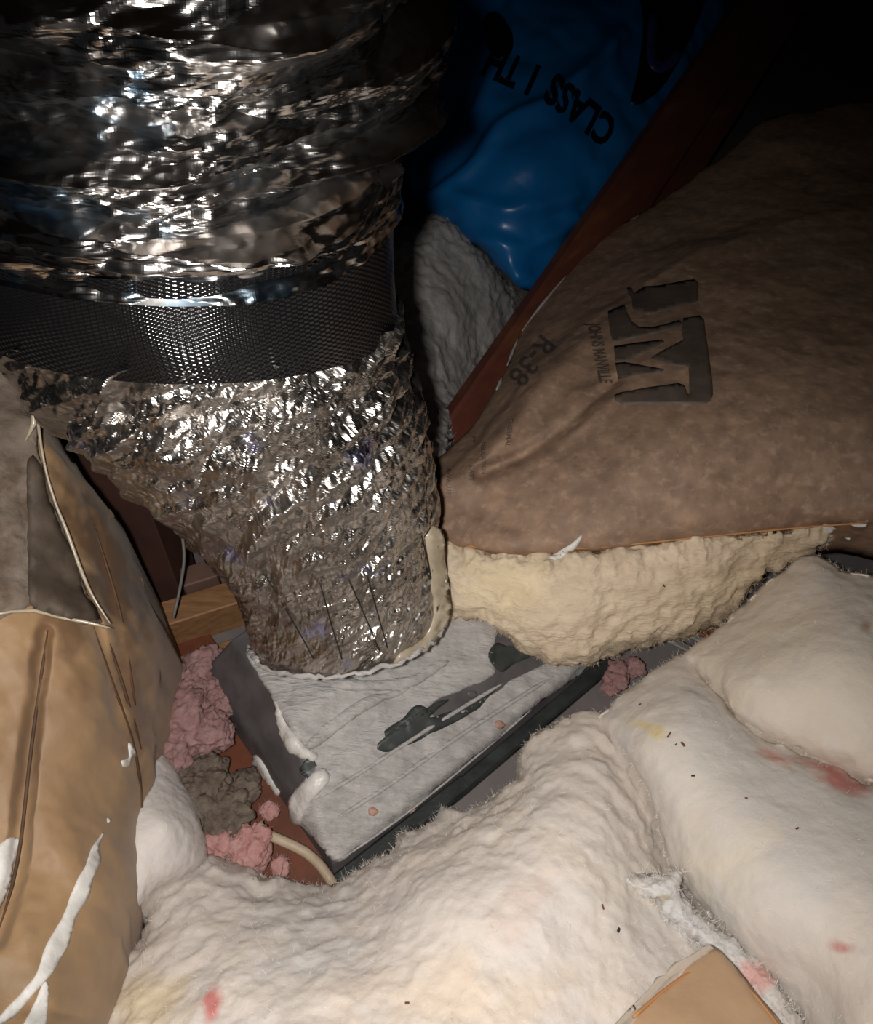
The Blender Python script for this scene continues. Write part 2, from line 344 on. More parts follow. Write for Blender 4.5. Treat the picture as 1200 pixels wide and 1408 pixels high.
# black woven reinforcement band: the weave is fine relief, far under a pixel of outline
m = bpy.data.materials.new('black_woven_band'); m.use_nodes = True; nt = m.node_tree; n = nt.nodes; l = nt.links; b = n['Principled BSDF']
b.inputs['Base Color'].default_value = (.005, .005, .006, 1); b.inputs['Roughness'].default_value = .15; b.inputs['Specular IOR Level'].default_value = .8; b.inputs['Metallic'].default_value = 0
uvn = n.new('ShaderNodeUVMap'); sx = n.new('ShaderNodeSeparateXYZ'); l.new(uvn.outputs[0], sx.inputs[0]); hs = []
for k, fr in ((0, 125*math.pi*2), (1, 26*math.pi*2)):
    a = n.new('ShaderNodeMath'); a.operation = 'MULTIPLY'; a.inputs[1].default_value = fr; l.new(sx.outputs[k], a.inputs[0])
    c = n.new('ShaderNodeMath'); c.operation = 'SINE'; l.new(a.outputs[0], c.inputs[0]); hs.append(c.outputs[0])
a = n.new('ShaderNodeMath'); a.operation = 'MULTIPLY'; l.new(hs[0], a.inputs[0]); l.new(hs[1], a.inputs[1])
bp = n.new('ShaderNodeBump'); bp.inputs['Strength'].default_value = .8; bp.inputs['Distance'].default_value = .0006; l.new(a.outputs[0], bp.inputs['Height']); l.new(bp.outputs[0], b.inputs['Normal'])
M['band'] = m

# ------------------------------------------------------------------ structure
tag(box('floor', np.array([0, 1.5, -.03]), [(3, 0, 0), (0, 3.5, 0), (0, 0, .03)], M['greysheet']), kind='structure')
cl = box('ceiling', np.array([0, 1.6, 1.35]), [(3, 0, 0), (0, 2.5, -1.25), (0, .02, .04)], M['deck']); tag(cl, kind='structure')
for k in range(5):
    box('rafter', np.array([-1.3+k*.62, 1.5, 1.28]), [(.02, 0, 0), (0, 2.3, -1.15), (0, .03, .06)], M['deck'], cl)

# ------------------------------------------------------------------ duct boot (sheet metal box, mastic smeared)
Bc = PZ(462, 1213, 0); Uv = np.array([.771, .637, 0]); Vv = np.array([-.637, .771, 0]); UL, VL = .49, .33
def H(u, v):
    top = np.interp(v, [0, .012, .03, .078, .10, .15, .30, VL], [0, .035, .045, .083, .088, .125, .125, .05])
    lf = np.interp(u, [0, .012, .075], [0, .05, .16]); rt = np.interp(u, [UL-.16, UL-.02, UL], [.16, .05, 0])
    a = np.minimum(top, lf); return np.minimum(a, rt)
def bootgrid(off, u0, u1, v0, v1, nu, nv, nz):
    u, v = np.meshgrid(np.linspace(u0, u1, nu), np.linspace(v0, v1, nv)); Vx = Bc+u[..., None]*Uv+v[..., None]*Vv; Vx[..., 2] = H(u, v)+off
    if nz: Vx[..., 2] += nz*fbm(Vx*np.array([1, 1, 0]), 25, 4, 3)*np.clip(Vx[..., 2]/.03, 0, 1)
    i = np.arange(nu*nv).reshape(nv, nu); F = np.stack([i[:-1, :-1], i[:-1, 1:], i[1:, 1:], i[1:, :-1]], -1).reshape(-1, 4); return Vx.reshape(-1, 3), F
boot = root('duct_boot', 'sheet metal duct boot smeared with grey mastic under the foil duct', 'duct boot', Bc*[1, 1, 0])
V, F = bootgrid(0, 0, UL, 0, VL, 150, 110, .0012)
mk('box_body', V, F, M['metal_dark'], boot); BT = BVHTree.FromPolygons(V.tolist()+[(-3, -2, 0), (3, -2, 0), (3, 5, 0), (-3, 5, 0)], F.tolist()+[[len(V), len(V)+1, len(V)+2, len(V)+3]])
def mcol(s): return None
mast = decal('mastic_coat', [(341, 893), (372, 882), (420, 860), (500, 835), (560, 815), (640, 842), (668, 850), (682, 868), (676, 905), (682, 925), (650, 940), (612, 955), (590, 975), (612, 985), (680, 950), (720, 925), (790, 905), (818, 908), (800, 925), (745, 962), (690, 1010), (640, 1050), (590, 1092), (545, 1130), (500, 1160), (468, 1186), (448, 1170), (425, 1145), (402, 1120), (398, 1098), (415, 1080), (432, 1062), (425, 1045), (398, 1030), (398, 1000), (378, 965), (355, 930)],
    BT, M['mastic'], boot, off=.002, sp=7, thick=.003, lump=.0028, lumps=38, levels=1, jag=3, seed=3, col=(1, 1, 1)); mast['o']['label'] = 'lumpy pale grey mastic coat'
MB = bvh(mast, dict(V=np.concatenate([V, [(-3, -2, 0), (3, -2, 0), (3, 5, 0), (-3, 5, 0)]]), F=np.concatenate([F[:, :3], F[:, [0, 2, 3]], [[len(V), len(V)+1, len(V)+2], [len(V), len(V)+2, len(V)+3]]])))
for k, q in enumerate([
    [(518, 1022), (545, 1000), (585, 975), (600, 965), (618, 962), (590, 985), (640, 970), (680, 945), (676, 955), (640, 985), (590, 1010), (550, 1028), (525, 1033)],
    [(555, 985), (572, 970), (588, 976), (570, 992), (530, 1012), (528, 1004)],
    [(672, 905), (682, 885), (705, 888), (760, 875), (790, 880), (765, 892), (715, 908), (690, 925)],
    [(415, 1055), (425, 1040), (440, 1060), (446, 1084), (436, 1092), (428, 1078)]]):
    decal('tape_patch', q, MB if k != 3 else BT, M['tape_dark'], boot, off=.0008 if k < 3 else .004, sp=5, jag=1.5, seed=20+k)
for k, (q, hh) in enumerate([([(398, 1030), (360, 950), (350, 925), (360, 945), (400, 1020), (425, 1040)], 0)]): pass
def ridge(name, pts, r, m, parent, b, n=7, off=.001, tp=([0, .1, .9, 1], [.2, 1, 1, .2])): return tube(name, path_on(b, pts, off), r, m, parent, n=n, step=.006, taper=tp)
ridge('mastic_ridge', [(436, 1098), (500, 1060), (560, 1020), (620, 982), (690, 940)], .0028, M['mastic'], boot, MB)
ridge('mastic_ridge', [(455, 1130), (520, 1090), (580, 1047), (640, 1005), (700, 968), (760, 930)], .003, M['mastic'], boot, MB)
ridge('mastic_ridge', [(470, 1180), (540, 1132), (600, 1085), (660, 1035), (730, 975)], .0016, M['mastic'], boot, MB)
for k, q in enumerate([[(398, 1100), (412, 1080), (435, 1060), (452, 1065), (446, 1085), (425, 1110), (412, 1135), (400, 1125)],
        [(350, 1040), (360, 1045), (372, 1070), (385, 1088), (378, 1096), (362, 1075), (350, 1058)],
        [(376, 965), (400, 1000), (420, 1025), (440, 1040), (425, 1046), (400, 1032), (385, 1005)],
        [(455, 925), (500, 935), (560, 930), (610, 905), (612, 915), (560, 945), (500, 950), (450, 940)],
        [(425, 1015), (470, 985), (520, 955), (515, 968), (470, 1000), (430, 1030)],
        [(440, 1000), (500, 960), (560, 945), (552, 955), (500, 978), (445, 1012)]]):
    decal('mastic_smear', q, MB if k not in (1,) else BT, M['mastic_white'] if k < 3 else M['mastic'], boot, off=.0015, thick=.003, lump=.002, lumps=90, sp=5, jag=2.5, seed=40+k)
# black strip along the front rim and grey flange beyond
FLB = BVHTree.FromPolygons([(-3, -2, .0), (3, -2, .0), (3, 5, .0), (-3, 5, .0)], [(0, 1, 2, 3)])
for k, (p0, p1, wd) in enumerate((((462, 1214, .012), (640, 1074, .018), .011), ((636, 1078, .018), (838, 908, .028), .010))):
    a_, b_ = PZ(*p0), PZ(*p1); e = (b_-a_)/2; f = np.cross([0, 0, 1], e); f /= np.linalg.norm(f)
    o = box('rim_strip', (a_+b_)/2-f*.002, [e, f*wd, (0, 0, .008)], M['black'], boot, bev=.003); o['label'] = 'black strip along the front rim'
for k, (x, y) in enumerate([(571, 1118), (686, 996), (512, 1116), (648, 955)]):
    a = np.arange(10)/10*6.283; decal('mastic_dab', [(x+7*math.cos(q)*(1+.2*math.sin(3*q+k)), y+6*math.sin(q)) for q in a], MB, M['label'] if k < 3 else M['metal_dark'], boot, off=.002, thick=.001, sp=4, seed=k)

# ------------------------------------------------------------------ flexible duct
RG = np.array([  # centre x, centre y, half width, minor, roll(deg), depth
 [479, 866, 129, 55, -9, .975], [468, 800, 140, 62, -9, .95], [440, 725, 158, 70, -8, .905], [408, 650, 188, 74, -7, .85], [352, 570, 226, 76, -4, .79],
 [292, 470, 258, 74, -1, .73], [262, 385, 276, 78, 0, .685], [242, 300, 290, 85, -2, .65], [232, 190, 312, 92, -4, .60], [236, 60, 340, 90, -4, .56], [240, -80, 355, 70, -4, .53], [240, -240, 360, 40, -4, .51]], float)
hb = np.array([0, .07, .15, .235, .33, .44, .52, .6, .7, .82, .92, 1])
def crom(x, xs, ys):
    i = np.clip(np.searchsorted(xs, x)-1, 0, len(xs)-2); g = np.gradient(ys, xs, axis=0); h = xs[i+1]-xs[i]; t = ((x-xs[i])/h)
    sh = (slice(None),)+(None,)*(ys.ndim-1); t = t[sh]; h = h[sh]
    return (2*t**3-3*t**2+1)*ys[i]+(t**3-2*t**2+t)*h*g[i]+(-2*t**3+3*t**2)*ys[i+1]+(t**3-t**2)*h*g[i+1]
def duct(h, a, dr=0):
    r = crom(h, hb, RG); C = P(r[:, 0], r[:, 1], r[:, 5]); rd = ray(r[:, 0], r[:, 1]); rd /= np.linalg.norm(rd, axis=1)[:, None]
    th = np.radians(r[:, 4])[:, None]; right = RT[None]-rd*(rd@RT)[:, None]; right /= np.linalg.norm(right, axis=1)[:, None]; dn = np.cross(rd, right); dn *= np.sign(-(dn@UP))[:, None]
    A = right*np.cos(th)+dn*np.sin(th); D = -right*np.sin(th)+dn*np.cos(th); R = r[:, 2]*r[:, 5]/FPX; m_ = (r[:, 3]/r[:, 2])[:, None]
    Bv = D*m_-rd*np.sqrt(1-m_**2)
    rr = (R[:, None]+dr)[..., None]
    return C[:, None]+rr*(np.cos(a)[None, :, None]*A[:, None]+np.sin(a)[None, :, None]*Bv[:, None])
du = root('flexible_duct', 'crinkled silver foil flexible duct rising from the mastic covered boot', 'duct', P(479, 866, .975))
def crink(h0, h1, nh, na, amp, L1, L2, ang, seed, per=.5, wp=1, base=0):
    h = np.linspace(h0, h1, nh); a = np.linspace(-math.pi/2, 1.5*math.pi, na, endpoint=False); hh, aa = np.meshgrid(h, a, indexing='ij')
    X = -aa*.165; Y = hh*.80; q = np.stack([np.cos(aa)*2, np.sin(aa)*2, hh*9], -1); dr = np.zeros_like(hh)
    for k in range(4):
        f = 1.9**k; t = math.radians(ang+(0, -14, 12, 30)[k]); w1 = fbm(q+k*5, 1.0*f, 2, seed)*L1*.5*wp/f; w2 = fbm(q+31+k*5, 1.0*f, 2, seed+4)*L2*.6*wp/f
        dr += amp*facet((X*math.cos(t)+Y*math.sin(t)+w1)/L1*f, (-X*math.sin(t)+Y*math.cos(t)+w2)/L2*f, seed+k*7); amp *= per
    if base: dr += base*facet((X*.97+Y*.2)/.014+vn(q*3, 9), (Y-X*.15)/.0038+vn(q*3, 8), 99)*np.interp(hh, [0, .02, .12, .2], [.6, 1, 1, 0])*2.2
    return h, a, dr, q
def dmesh(name, h, a, dr, m):
    V = duct(h, a, dr).reshape(-1, 3); nh, na = len(h), len(a); i = np.arange(nh*na).reshape(nh, na); j = np.roll(i, -1, 1)
    F = np.stack([i[:-1], j[:-1], j[1:], i[1:]], -1).reshape(-1, 4)
    uv = np.stack(np.meshgrid(np.linspace(0, 1, nh), np.linspace(0, 1, na), indexing='ij')[::-1], -1).reshape(-1, 2)
    o = mk(name, V, F, m, du, uv=uv, smooth=m is M['band']); return V, F, i
h, a, dr, q = crink(-.0, .50, 600, 760, .0088, .055, .016, 33, 11, base=.0011)
env = np.interp(h, [0, .03, .1, .2, .5], [.2, .4, .55, 1, 1.1])[:, None]
big = fbm(q, 1.3, 3, 77)*.006*np.interp(h, [0, .1, .3], [.1, .5, 1])[:, None]
lowV, lowF, lowI = dmesh('lower_jacket', h, a, dr*env+big, M['foil'])
s_ = np.linspace(0, 2*math.pi, 361)[:-1]
h = np.linspace(.482, .64, 90); qq = np.stack(np.meshgrid(h, s_, indexing='ij'), -1)
bdr = .004+.0012*np.sin(qq[..., 0]*300)*0+fbm(np.stack([np.cos(qq[..., 1])*2, np.sin(qq[..., 1])*2, qq[..., 0]*8], -1), 1.2, 3, 5)*.002
dmesh('woven_band', h, s_, bdr, M['band'])
h, a, dr, q = crink(0, 1, 330, 640, .030, .12, .10, -32, 61, per=.30, wp=.12)
# lower hem of the upper jacket hangs unevenly
hem = .597+.012*np.sin(a*3+1)+.02*np.clip(np.sin(a*1.0-1.57-.25), -1, 1)*0+.016*np.interp(np.cos(a), [-1, 1], [0, 1])
hh = hem[None]+(1.0-hem[None])*np.linspace(0, 1, 330)[:, None]
def dmesh2(name, hh, a, dr, m):
    n_, na = hh.shape; V = np.empty((n_, na, 3))
    hs = np.linspace(hh.min(), hh.max(), 400); G = duct(hs, a, 0.0); ax = duct(hs, np.array([0, math.pi]), 0.0).mean(1)
    for j in range(na):
        for c in range(3): V[:, j, c] = np.interp(hh[:, j], hs, G[:, j, c])
    C = np.stack([np.interp(hh, hs, ax[:, c]) for c in range(3)], -1); N = V-C; N /= np.linalg.norm(N, axis=-1)[..., None]; V = V+N*dr[..., None]
    V = V.reshape(-1, 3); i = np.arange(n_*na).reshape(n_, na); j = np.roll(i, -1, 1); F = np.stack([i[:-1], j[:-1], j[1:], i[1:]], -1).reshape(-1, 4)
    mk(name, V, F, m, du, smooth=False)
    return V, F
q = np.stack([np.cos(a)[None]*2+0*hh, np.sin(a)[None]*2+0*hh, hh*9], -1)
drape = fbm(q, 1.0, 3, 91)*.005
rim = .0065+.003*fbm(q, 6, 2, 14)
upV, upF = dmesh2('upper_jacket', hh, a, np.maximum(rim+dr*np.clip((hh-hem[None])/.05, .2, 1)+drape, .0065-(hh-hem[None])*.4), M['foil_big'])
lowB = BVHTree.FromPolygons(lowV[lowI[::4, ::4]].reshape(-1, 3).tolist(), (lambda i: np.stack([i[:-1], np.roll(i, -1, 1)[:-1], np.roll(i, -1, 1)[1:], i[1:]], -1).reshape(-1, 4).tolist())(np.arange(lowI[::4, ::4].size).reshape(lowI[::4, ::4].shape)))
for q in ([(362, 785), (385, 825), (410, 860), (432, 905)], [(478, 795), (500, 840), (522, 895)], [(505, 790), (520, 850), (532, 890)], [(575, 720), (590, 780), (603, 850)], [(440, 800), (452, 850), (470, 905)]):
    tube('stitching_thread', path_on(lowB, q, .0015), .0008, M['thread'], du, n=5)
decal('yellowed_tape', [(584, 735), (604, 728), (612, 790), (616, 845), (598, 880), (570, 900), (540, 912), (548, 900), (580, 880), (596, 850), (592, 800)], lowB, M['tape'], du, off=.003, sp=8, thick=.001, jag=1)
FV = pad('foil_flap', [(-30, 395), (30, 405), (90, 425), (140, 452), (185, 470), (215, 520), (225, 570), (205, 612), (172, 630), (150, 643), (118, 625), (85, 575), (55, 515), (20, 470), (-30, 440)],
    [(-30, 400, .62), (30, 420, .59), (150, 455, .545), (215, 520, .555), (215, 600, .60), (150, 642, .70), (60, 520, .63), (110, 510, .57)], (.01, .012, -.002), M['foil_big'], du, sp=10, levels=2, roll=10, rolld=.004,
    noise=lambda V, p, d: .005*facet(p[:, 0]/60+p[:, 1]/90, p[:, 1]/45-p[:, 0]/80, 3)+.0005*facet(p[:, 0]/22, p[:, 1]/15+p[:, 0]/30, 5), walls=2, wall_noise=.0003, seed=33)
FV['o']['label'] = 'loose flap of foil film'
# mastic bead around the collar
a = np.linspace(.1, math.pi-.02, 60); pts = duct(np.array([.004]), a, .004)[0]
o = tube('collar_bead', pts+RNG.normal(0, .0014, pts.shape), .0032, M['mastic'], boot, n=9, step=.004, taper=(np.linspace(0, 1, 40), RNG.uniform(.4, 1.3, 40)))

# ------------------------------------------------------------------ helper looks
def wool(amp, sc, seed, edge=25, k=1.0):
    def f(V, p, d):
        e = .35+k*np.exp(-d/edge); r = fbm(V, sc, 3, seed, .42); rd = np.abs(fbm(V, sc*2.6, 3, seed+9, .45))
        return amp*(r+.35*(.5-rd)+e*.4*fbm(V, sc*6, 3, seed+3, .6))
    return f
def patches(base_seed, spots):
    def f(V, p, d):
        c = np.ones((len(V), 3)); nz = fbm(V, 45, 4, base_seed)
        for x, y, rx, ry, an, colr in sorted(spots, key=lambda q: -q[2]*q[3]):
            ca, sa = math.cos(math.radians(an)), math.sin(math.radians(an)); X = (p[:, 0]-x)*ca+(p[:, 1]-y)*sa; Y = -(p[:, 0]-x)*sa+(p[:, 1]-y)*ca
            w_ = np.clip(1.6-np.sqrt((X/rx)**2+(Y/ry)**2)*1.3+nz*.6, 0, 1)[:, None]; c = c*(1-w_)+np.array(colr)*w_
        return c
    return f
PK = (.85, .42, .42)

# ------------------------------------------------------------------ white batts in the foreground
fr = root('white_insulation_batt', 'fluffy white fiberglass batt across the bottom centre, torn edge against the boot', 'insulation', PZ(600, 1250, 0), 'white batts')
A = pad('batt_body', [(165, 1330), (190, 1290), (198, 1245), (215, 1205), (240, 1198), (262, 1188), (290, 1180), (330, 1190), (365, 1205), (410, 1212), (455, 1212), (490, 1196), (525, 1180), (548, 1155), (590, 1128), (640, 1108), (685, 1092), (712, 1070), (716, 1040), (735, 1010), (770, 1000), (800, 985), (825, 990), (850, 1030), (880, 1080), (898, 1130), (912, 1180), (940, 1225), (985, 1280), (1030, 1340), (1090, 1410), (1130, 1480), (900, 1540), (400, 1540), (150, 1500)],
    [(190, 1290, ('z', .13)), (260, 1200, ('z', .10)), (330, 1200, ('z', .10)), (455, 1215, ('z', .09)), (590, 1130, ('z', .11)), (720, 1040, ('z', .12)), (800, 990, ('z', .13)), (880, 1080, ('z', .14)), (940, 1225, ('z', .16)), (1080, 1408, ('z', .20)), (300, 1300, ('z', .20)), (450, 1300, ('z', .20)), (600, 1230, ('z', .22)), (740, 1120, ('z', .21)), (820, 1090, ('z', .20)), (850, 1200, ('z', .22)), (700, 1300, ('z', .27)), (900, 1320, ('z', .23)), (450, 1420, ('z', .27)), (700, 1450, ('z', .30)), (200, 1420, ('z', .22)), (1000, 1500, ('z', .25)), (300, 1520, ('z', .28)), (800, 1530, ('z', .30))],
    (0, 0, -.085), M['white'], fr, sp=12, levels=2, roll=44, rolld=.045, noise=wool(.008, 10, 2), jag=4, seed=2,
    colf=patches(5, [(293, 1385, 14, 30, 5, (.88, .38, .38)), (215, 1380, 60, 40, 0, (1, .95, .78)), (600, 1370, 200, 50, 0, (1, .95, .88)), (720, 1250, 30, 60, 30, (1, .93, .9)), (415, 1290, 60, 100, 20, (.93, .96, .98)), (1015, 1060, 10, 10, 0, PK)]))
fuzz(A, fr, M['fibre'], 14000, .006, 1, .5, th=.00014)
rt = root('white_insulation_batt', 'smooth white fiberglass batt at the lower right, beside the kraft paper corner', 'insulation', PZ(1050, 1200, 0), 'white batts')
A2 = pad('batt_body', [(822, 988), (840, 975), (862, 955), (895, 930), (930, 902), (948, 905), (965, 935), (1000, 975), (1040, 1008), (1090, 1030), (1150, 1055), (1215, 1082), (1520, 1110), (1530, 1500), (1140, 1490), (1098, 1412), (1038, 1338), (990, 1276), (945, 1220), (918, 1178), (904, 1130), (886, 1078), (855, 1028)],
    [(822, 988, ('z', .13)), (895, 930, ('z', .14)), (948, 905, ('z', .14)), (880, 1010, ('z', .20)), (940, 960, ('z', .20)), (1040, 1010, ('z', .22)), (1150, 1055, ('z', .25)), (1520, 1110, ('z', .27)), (1000, 1120, ('z', .26)), (900, 1150, ('z', .18)), (960, 1250, ('z', .20)), (1090, 1400, ('z', .22)), (1050, 1250, ('z', .28)), (1180, 1250, ('z', .33)), (1180, 1400, ('z', .33)), (1520, 1400, ('z', .33))],
    (0, 0, -.10), M['white'], rt, sp=12, levels=2, roll=40, rolld=.028, noise=wool(.004, 8, 21, k=.8), jag=3, seed=8,
    colf=patches(15, [(1150, 1066, 52, 17, 20, (.70, .34, .32)), (1065, 1040, 26, 9, 20, (.95, .6, .57)), (1155, 1303, 20, 11, 10, (.80, .5, .5)), (890, 1000, 20, 8, 20, (.98, .9, .55)), (1000, 1150, 260, 260, 0, (.93, .95, .95)), (905, 1010, 12, 10, 0, (1, .93, .62))]))
fuzz(A2, rt, M['fibre'], 7000, .005, 2, .6, th=.00014)
ur = root('white_insulation_batt', 'white fiberglass batt corner at the right edge, pointing up at the kraft batt', 'insulation', PZ(1120, 930, 0), 'white batts')
A3 = pad('batt_body', [(938, 900), (965, 880), (1000, 858), (1020, 835), (1050, 805), (1078, 785), (1098, 762), (1118, 758), (1150, 775), (1200, 790), (1520, 820), (1530, 1112), (1215, 1078), (1150, 1050), (1090, 1025), (1042, 1003), (1005, 972), (968, 930)],
    [(938, 900, ('z', .15)), (1020, 835, ('z', .17)), (1110, 760, ('z', .22)), (1200, 790, ('z', .25)), (1520, 820, ('z', .28)), (1040, 930, ('z', .24)), (1150, 880, ('z', .29)), (1100, 1000, ('z', .25)), (1200, 1000, ('z', .29)), (1215, 1078, ('z', .26)), (1520, 1100, ('z', .28))],
    (0, 0, -.10), M['white'], ur, sp=12, levels=2, roll=36, rolld=.025, noise=wool(.004, 8, 31, k=.8), jag=2, seed=18, colf=patches(25, [(1120, 900, 300, 300, 0, (.94, .91, .84)), (1190, 860, 10, 8, 0, (.6, .45, .35))]))
fuzz(A3, ur, M['fibre'], 5000, .005, 3, .6, th=.00014)
lf = root('white_insulation_batt', 'small pale fiberglass lobe wedged between the left kraft batt and grey lint', 'insulation', PZ(240, 1130, 0), 'white batts')
A4 = pad('batt_body', [(170, 1030), (215, 1030), (236, 1050), (252, 1078), (266, 1105), (276, 1140), (283, 1180), (262, 1200), (225, 1215), (170, 1240)],
    [(215, 1040, ('z', .10)), (283, 1180, ('z', .08)), (262, 1200, ('z', .1)), (230, 1130, ('z', .16)), (180, 1130, ('z', .16)), (180, 1230, ('z', .16)), (252, 1078, ('z', .09))], (0, 0, -.07), M['white'], lf, sp=9, levels=2, roll=26, rolld=.03, noise=wool(.002, 18, 41), seed=5, colf=patches(35, [(230, 1130, 100, 200, 0, (.9, .93, .98))]))
# twisted tuft along the seam
tf = root('insulation_tuft', 'twisted bluish white fiberglass strand running beside the kraft paper corner', 'insulation', PZ(960, 1280, .15))
A5 = pad('tuft_body', [(835, 1212), (870, 1195), (905, 1205), (940, 1200), (932, 1222), (955, 1250), (985, 1275), (1015, 1295), (1045, 1330), (1075, 1370), (1110, 1415), (1140, 1460), (1085, 1460), (1055, 1410), (1030, 1365), (1005, 1335), (975, 1305), (945, 1285), (915, 1262), (898, 1235), (870, 1225)],
    [(835, 1212, ('z', .225)), (905, 1215, ('z', .232)), (950, 1265, ('z', .237)), (1030, 1340, ('z', .25)), (1110, 1450, ('z', .275)), (1000, 1270, ('z', .24)), (900, 1280, ('z', .24))], (0, 0, -.03), M['white'], tf, sp=8, levels=2, roll=16, rolld=.022, noise=wool(.0045, 26, 51), jag=5, seed=51, colf=patches(45, [(1040, 1345, 16, 26, -30, (.92, .62, .64)), (980, 1300, 200, 200, 0, (.86, .93, 1.0)), (915, 1235, 8, 5, 0, (.6, .6, .5))]))
fuzz(A5, tf, M['fibre'], 3500, .009, 5, .6, th=.00014)
# kraft corner lying on the batts
kc = root('kraft_paper_corner', 'folded tan kraft paper corner on the white batt at the bottom edge', 'kraft paper', PZ(960, 1370, .2))
A6 = pad('facing', [(820, 1480), (840, 1425), (868, 1395), (905, 1362), (942, 1328), (982, 1303), (990, 1308), (1025, 1352), (1062, 1395), (1095, 1440), (1110, 1480)],
    [(868, 1395, ('z', .30)), (985, 1303, ('z', .262)), (1062, 1395, ('z', .285)), (960, 1400, ('z', .31)), (830, 1470, ('z', .33)), (1100, 1470, ('z', .31))], (0, 0, -.004), M['kraft'], kc, sp=9, levels=1, roll=8, rolld=.006, noise=lambda V, p, d: fbm(V, 12, 3, 4)*.003, smooth=False, walls=2, colf=lambda V, p, d: np.tile([1.65, 1.72, 2.0], (len(V), 1)))
A6b = pad('pale_hem', [(806, 1480), (830, 1425), (862, 1390), (900, 1352), (940, 1318), (975, 1298), (984, 1303), (944, 1332), (906, 1366), (872, 1399), (846, 1428), (824, 1480)],
    [(868, 1395, ('z', .303)), (985, 1303, ('z', .264)), (940, 1520, ('z', .28)), (830, 1470, ('z', .332))], (0, 0, -.004), M['kraft'], kc, sp=7, levels=1, noise=None, smooth=False, walls=2, colf=lambda V, p, d: np.tile([1.75, 2.4, 3.9], (len(V), 1)))
A6b['o']['label'] = 'pale folded hem of the paper'
A6B = bvh(A6, A6b)
tube('hem_crease', path_on(A6B, [(1088, 1438), (1062, 1396), (1025, 1354), (986, 1306), (945, 1335), (905, 1368), (870, 1400)], .0008), .0013, M['kraft_edge'], kc, n=6)

# ------------------------------------------------------------------ right kraft-faced batt
kb = root('kraft_faced_batt', 'large brown kraft paper batt with a dark printed logo, right of the duct', 'insulation', PZ(850, 760, 0))
def folds(p, d):
    r = np.zeros(len(p))
    for pts, wd, am in (([(880, 395), (800, 445), (735, 505), (700, 560), (655, 610), (620, 640)], 12, .022), ([(850, 525), (785, 580), (720, 625), (660, 650)], 9, .018), ([(610, 690), (660, 705), (740, 735)], 22, .005)):
        dd = segd(p, pts)
        r += am*np.exp(-(dd/wd)**2)
    b_ = np.array([(1520, 250), (1100, 300), (960, 345), (880, 392), (800, 445), (735, 505), (700, 560), (655, 612), (600, 665)], float); best = np.full(len(p), 1e9); sg = np.zeros(len(p))
    for u_, v_ in zip(b_[:-1], b_[1:]):
        e = v_-u_; k = np.clip(((p-u_)@e)/(e@e), 0, 1); dd = np.linalg.norm(p-(u_+k[:, None]*e), axis=1); c = e[0]*(p[:, 1]-u_[1])-e[1]*(p[:, 0]-u_[0]); m_ = dd < best; best[m_] = dd[m_]; sg[m_] = c[m_]
    wt = np.interp(p[:, 0], [600, 700, 900, 1100], [.7, 1, .7, .3]); r += np.where(sg > 0, .16*(1-np.exp(-best/70))*wt+.055*(1-np.exp(-best/12))*wt, 0)
    for (x, y, rx, ry, an, am) in ((760, 515, 62, 18, -42, -.020), (690, 600, 50, 14, -45, -.016), (800, 575, 60, 12, -35, -.010)):
        ca, sa = math.cos(math.radians(an)), math.sin(math.radians(an)); X = (p[:, 0]-x)*ca+(p[:, 1]-y)*sa; Y = -(p[:, 0]-x)*sa+(p[:, 1]-y)*ca; r += am*np.exp(-(X/rx)**2-(Y/ry)**2)
    return r
KO = [(585, 650), (603, 630), (632, 604), (668, 562), (700, 500), (716, 455), (752, 408), (792, 360), (840, 318), (890, 290), (925, 262), (970, 232), (1005, 205), (1040, 172), (1070, 160), (1130, 150), (1210, 138), (1520, 135), (1530, 715), (1200, 722), (1100, 728), (1000, 738), (900, 748), (830, 756), (765, 762), (700, 762), (650, 755), (610, 742), (590, 715)]
K = pad('kraft_facing', KO,
    [(600, 640, 1.02), (600, 735, ('z', .215)), (700, 762, ('z', .24)), (765, 762, ('z', .245)), (900, 748, ('z', .25)), (1100, 728, ('z', .26)), (1520, 715, ('z', .27)), (650, 690, ('z', .245)), (760, 640, ('z', .285)), (900, 600, ('z', .33)), (1100, 560, ('z', .36)), (1320, 550, ('z', .36)), (710, 460, 1.19), (840, 330, 1.35), (900, 450, 1.12), (1100, 400, 1.16), (1300, 380, 1.2), (1005, 215, 1.5), (1200, 150, 1.6), (1320, 150, 1.62), (780, 480, 1.13)],
    (0, .03, -.10), M['kraft_grey'], kb, sp=12, levels=2, roll=30, rolld=.03, noise=lambda V, p, d: fbm(V, 10, 4, 61)*.004+fbm(V, 55, 3, 62)*.0006, depth_add=folds, walls=3, seed=6, jag=1.5, wall_noise=.0004, smooth=True,
    colf=lambda V, p, d: np.clip(1+.16*fbm(V, 9, 4, 66), .5, 1.4)[:, None]*np.where((d < 5)[:, None], [1.05, 1, .95], [1, 1, 1]))
K['o']['label'] = 'dusty brown kraft paper with dark print'
KB = bvh(dict(V=K['V'], F=K['F'][:K['nt']]))
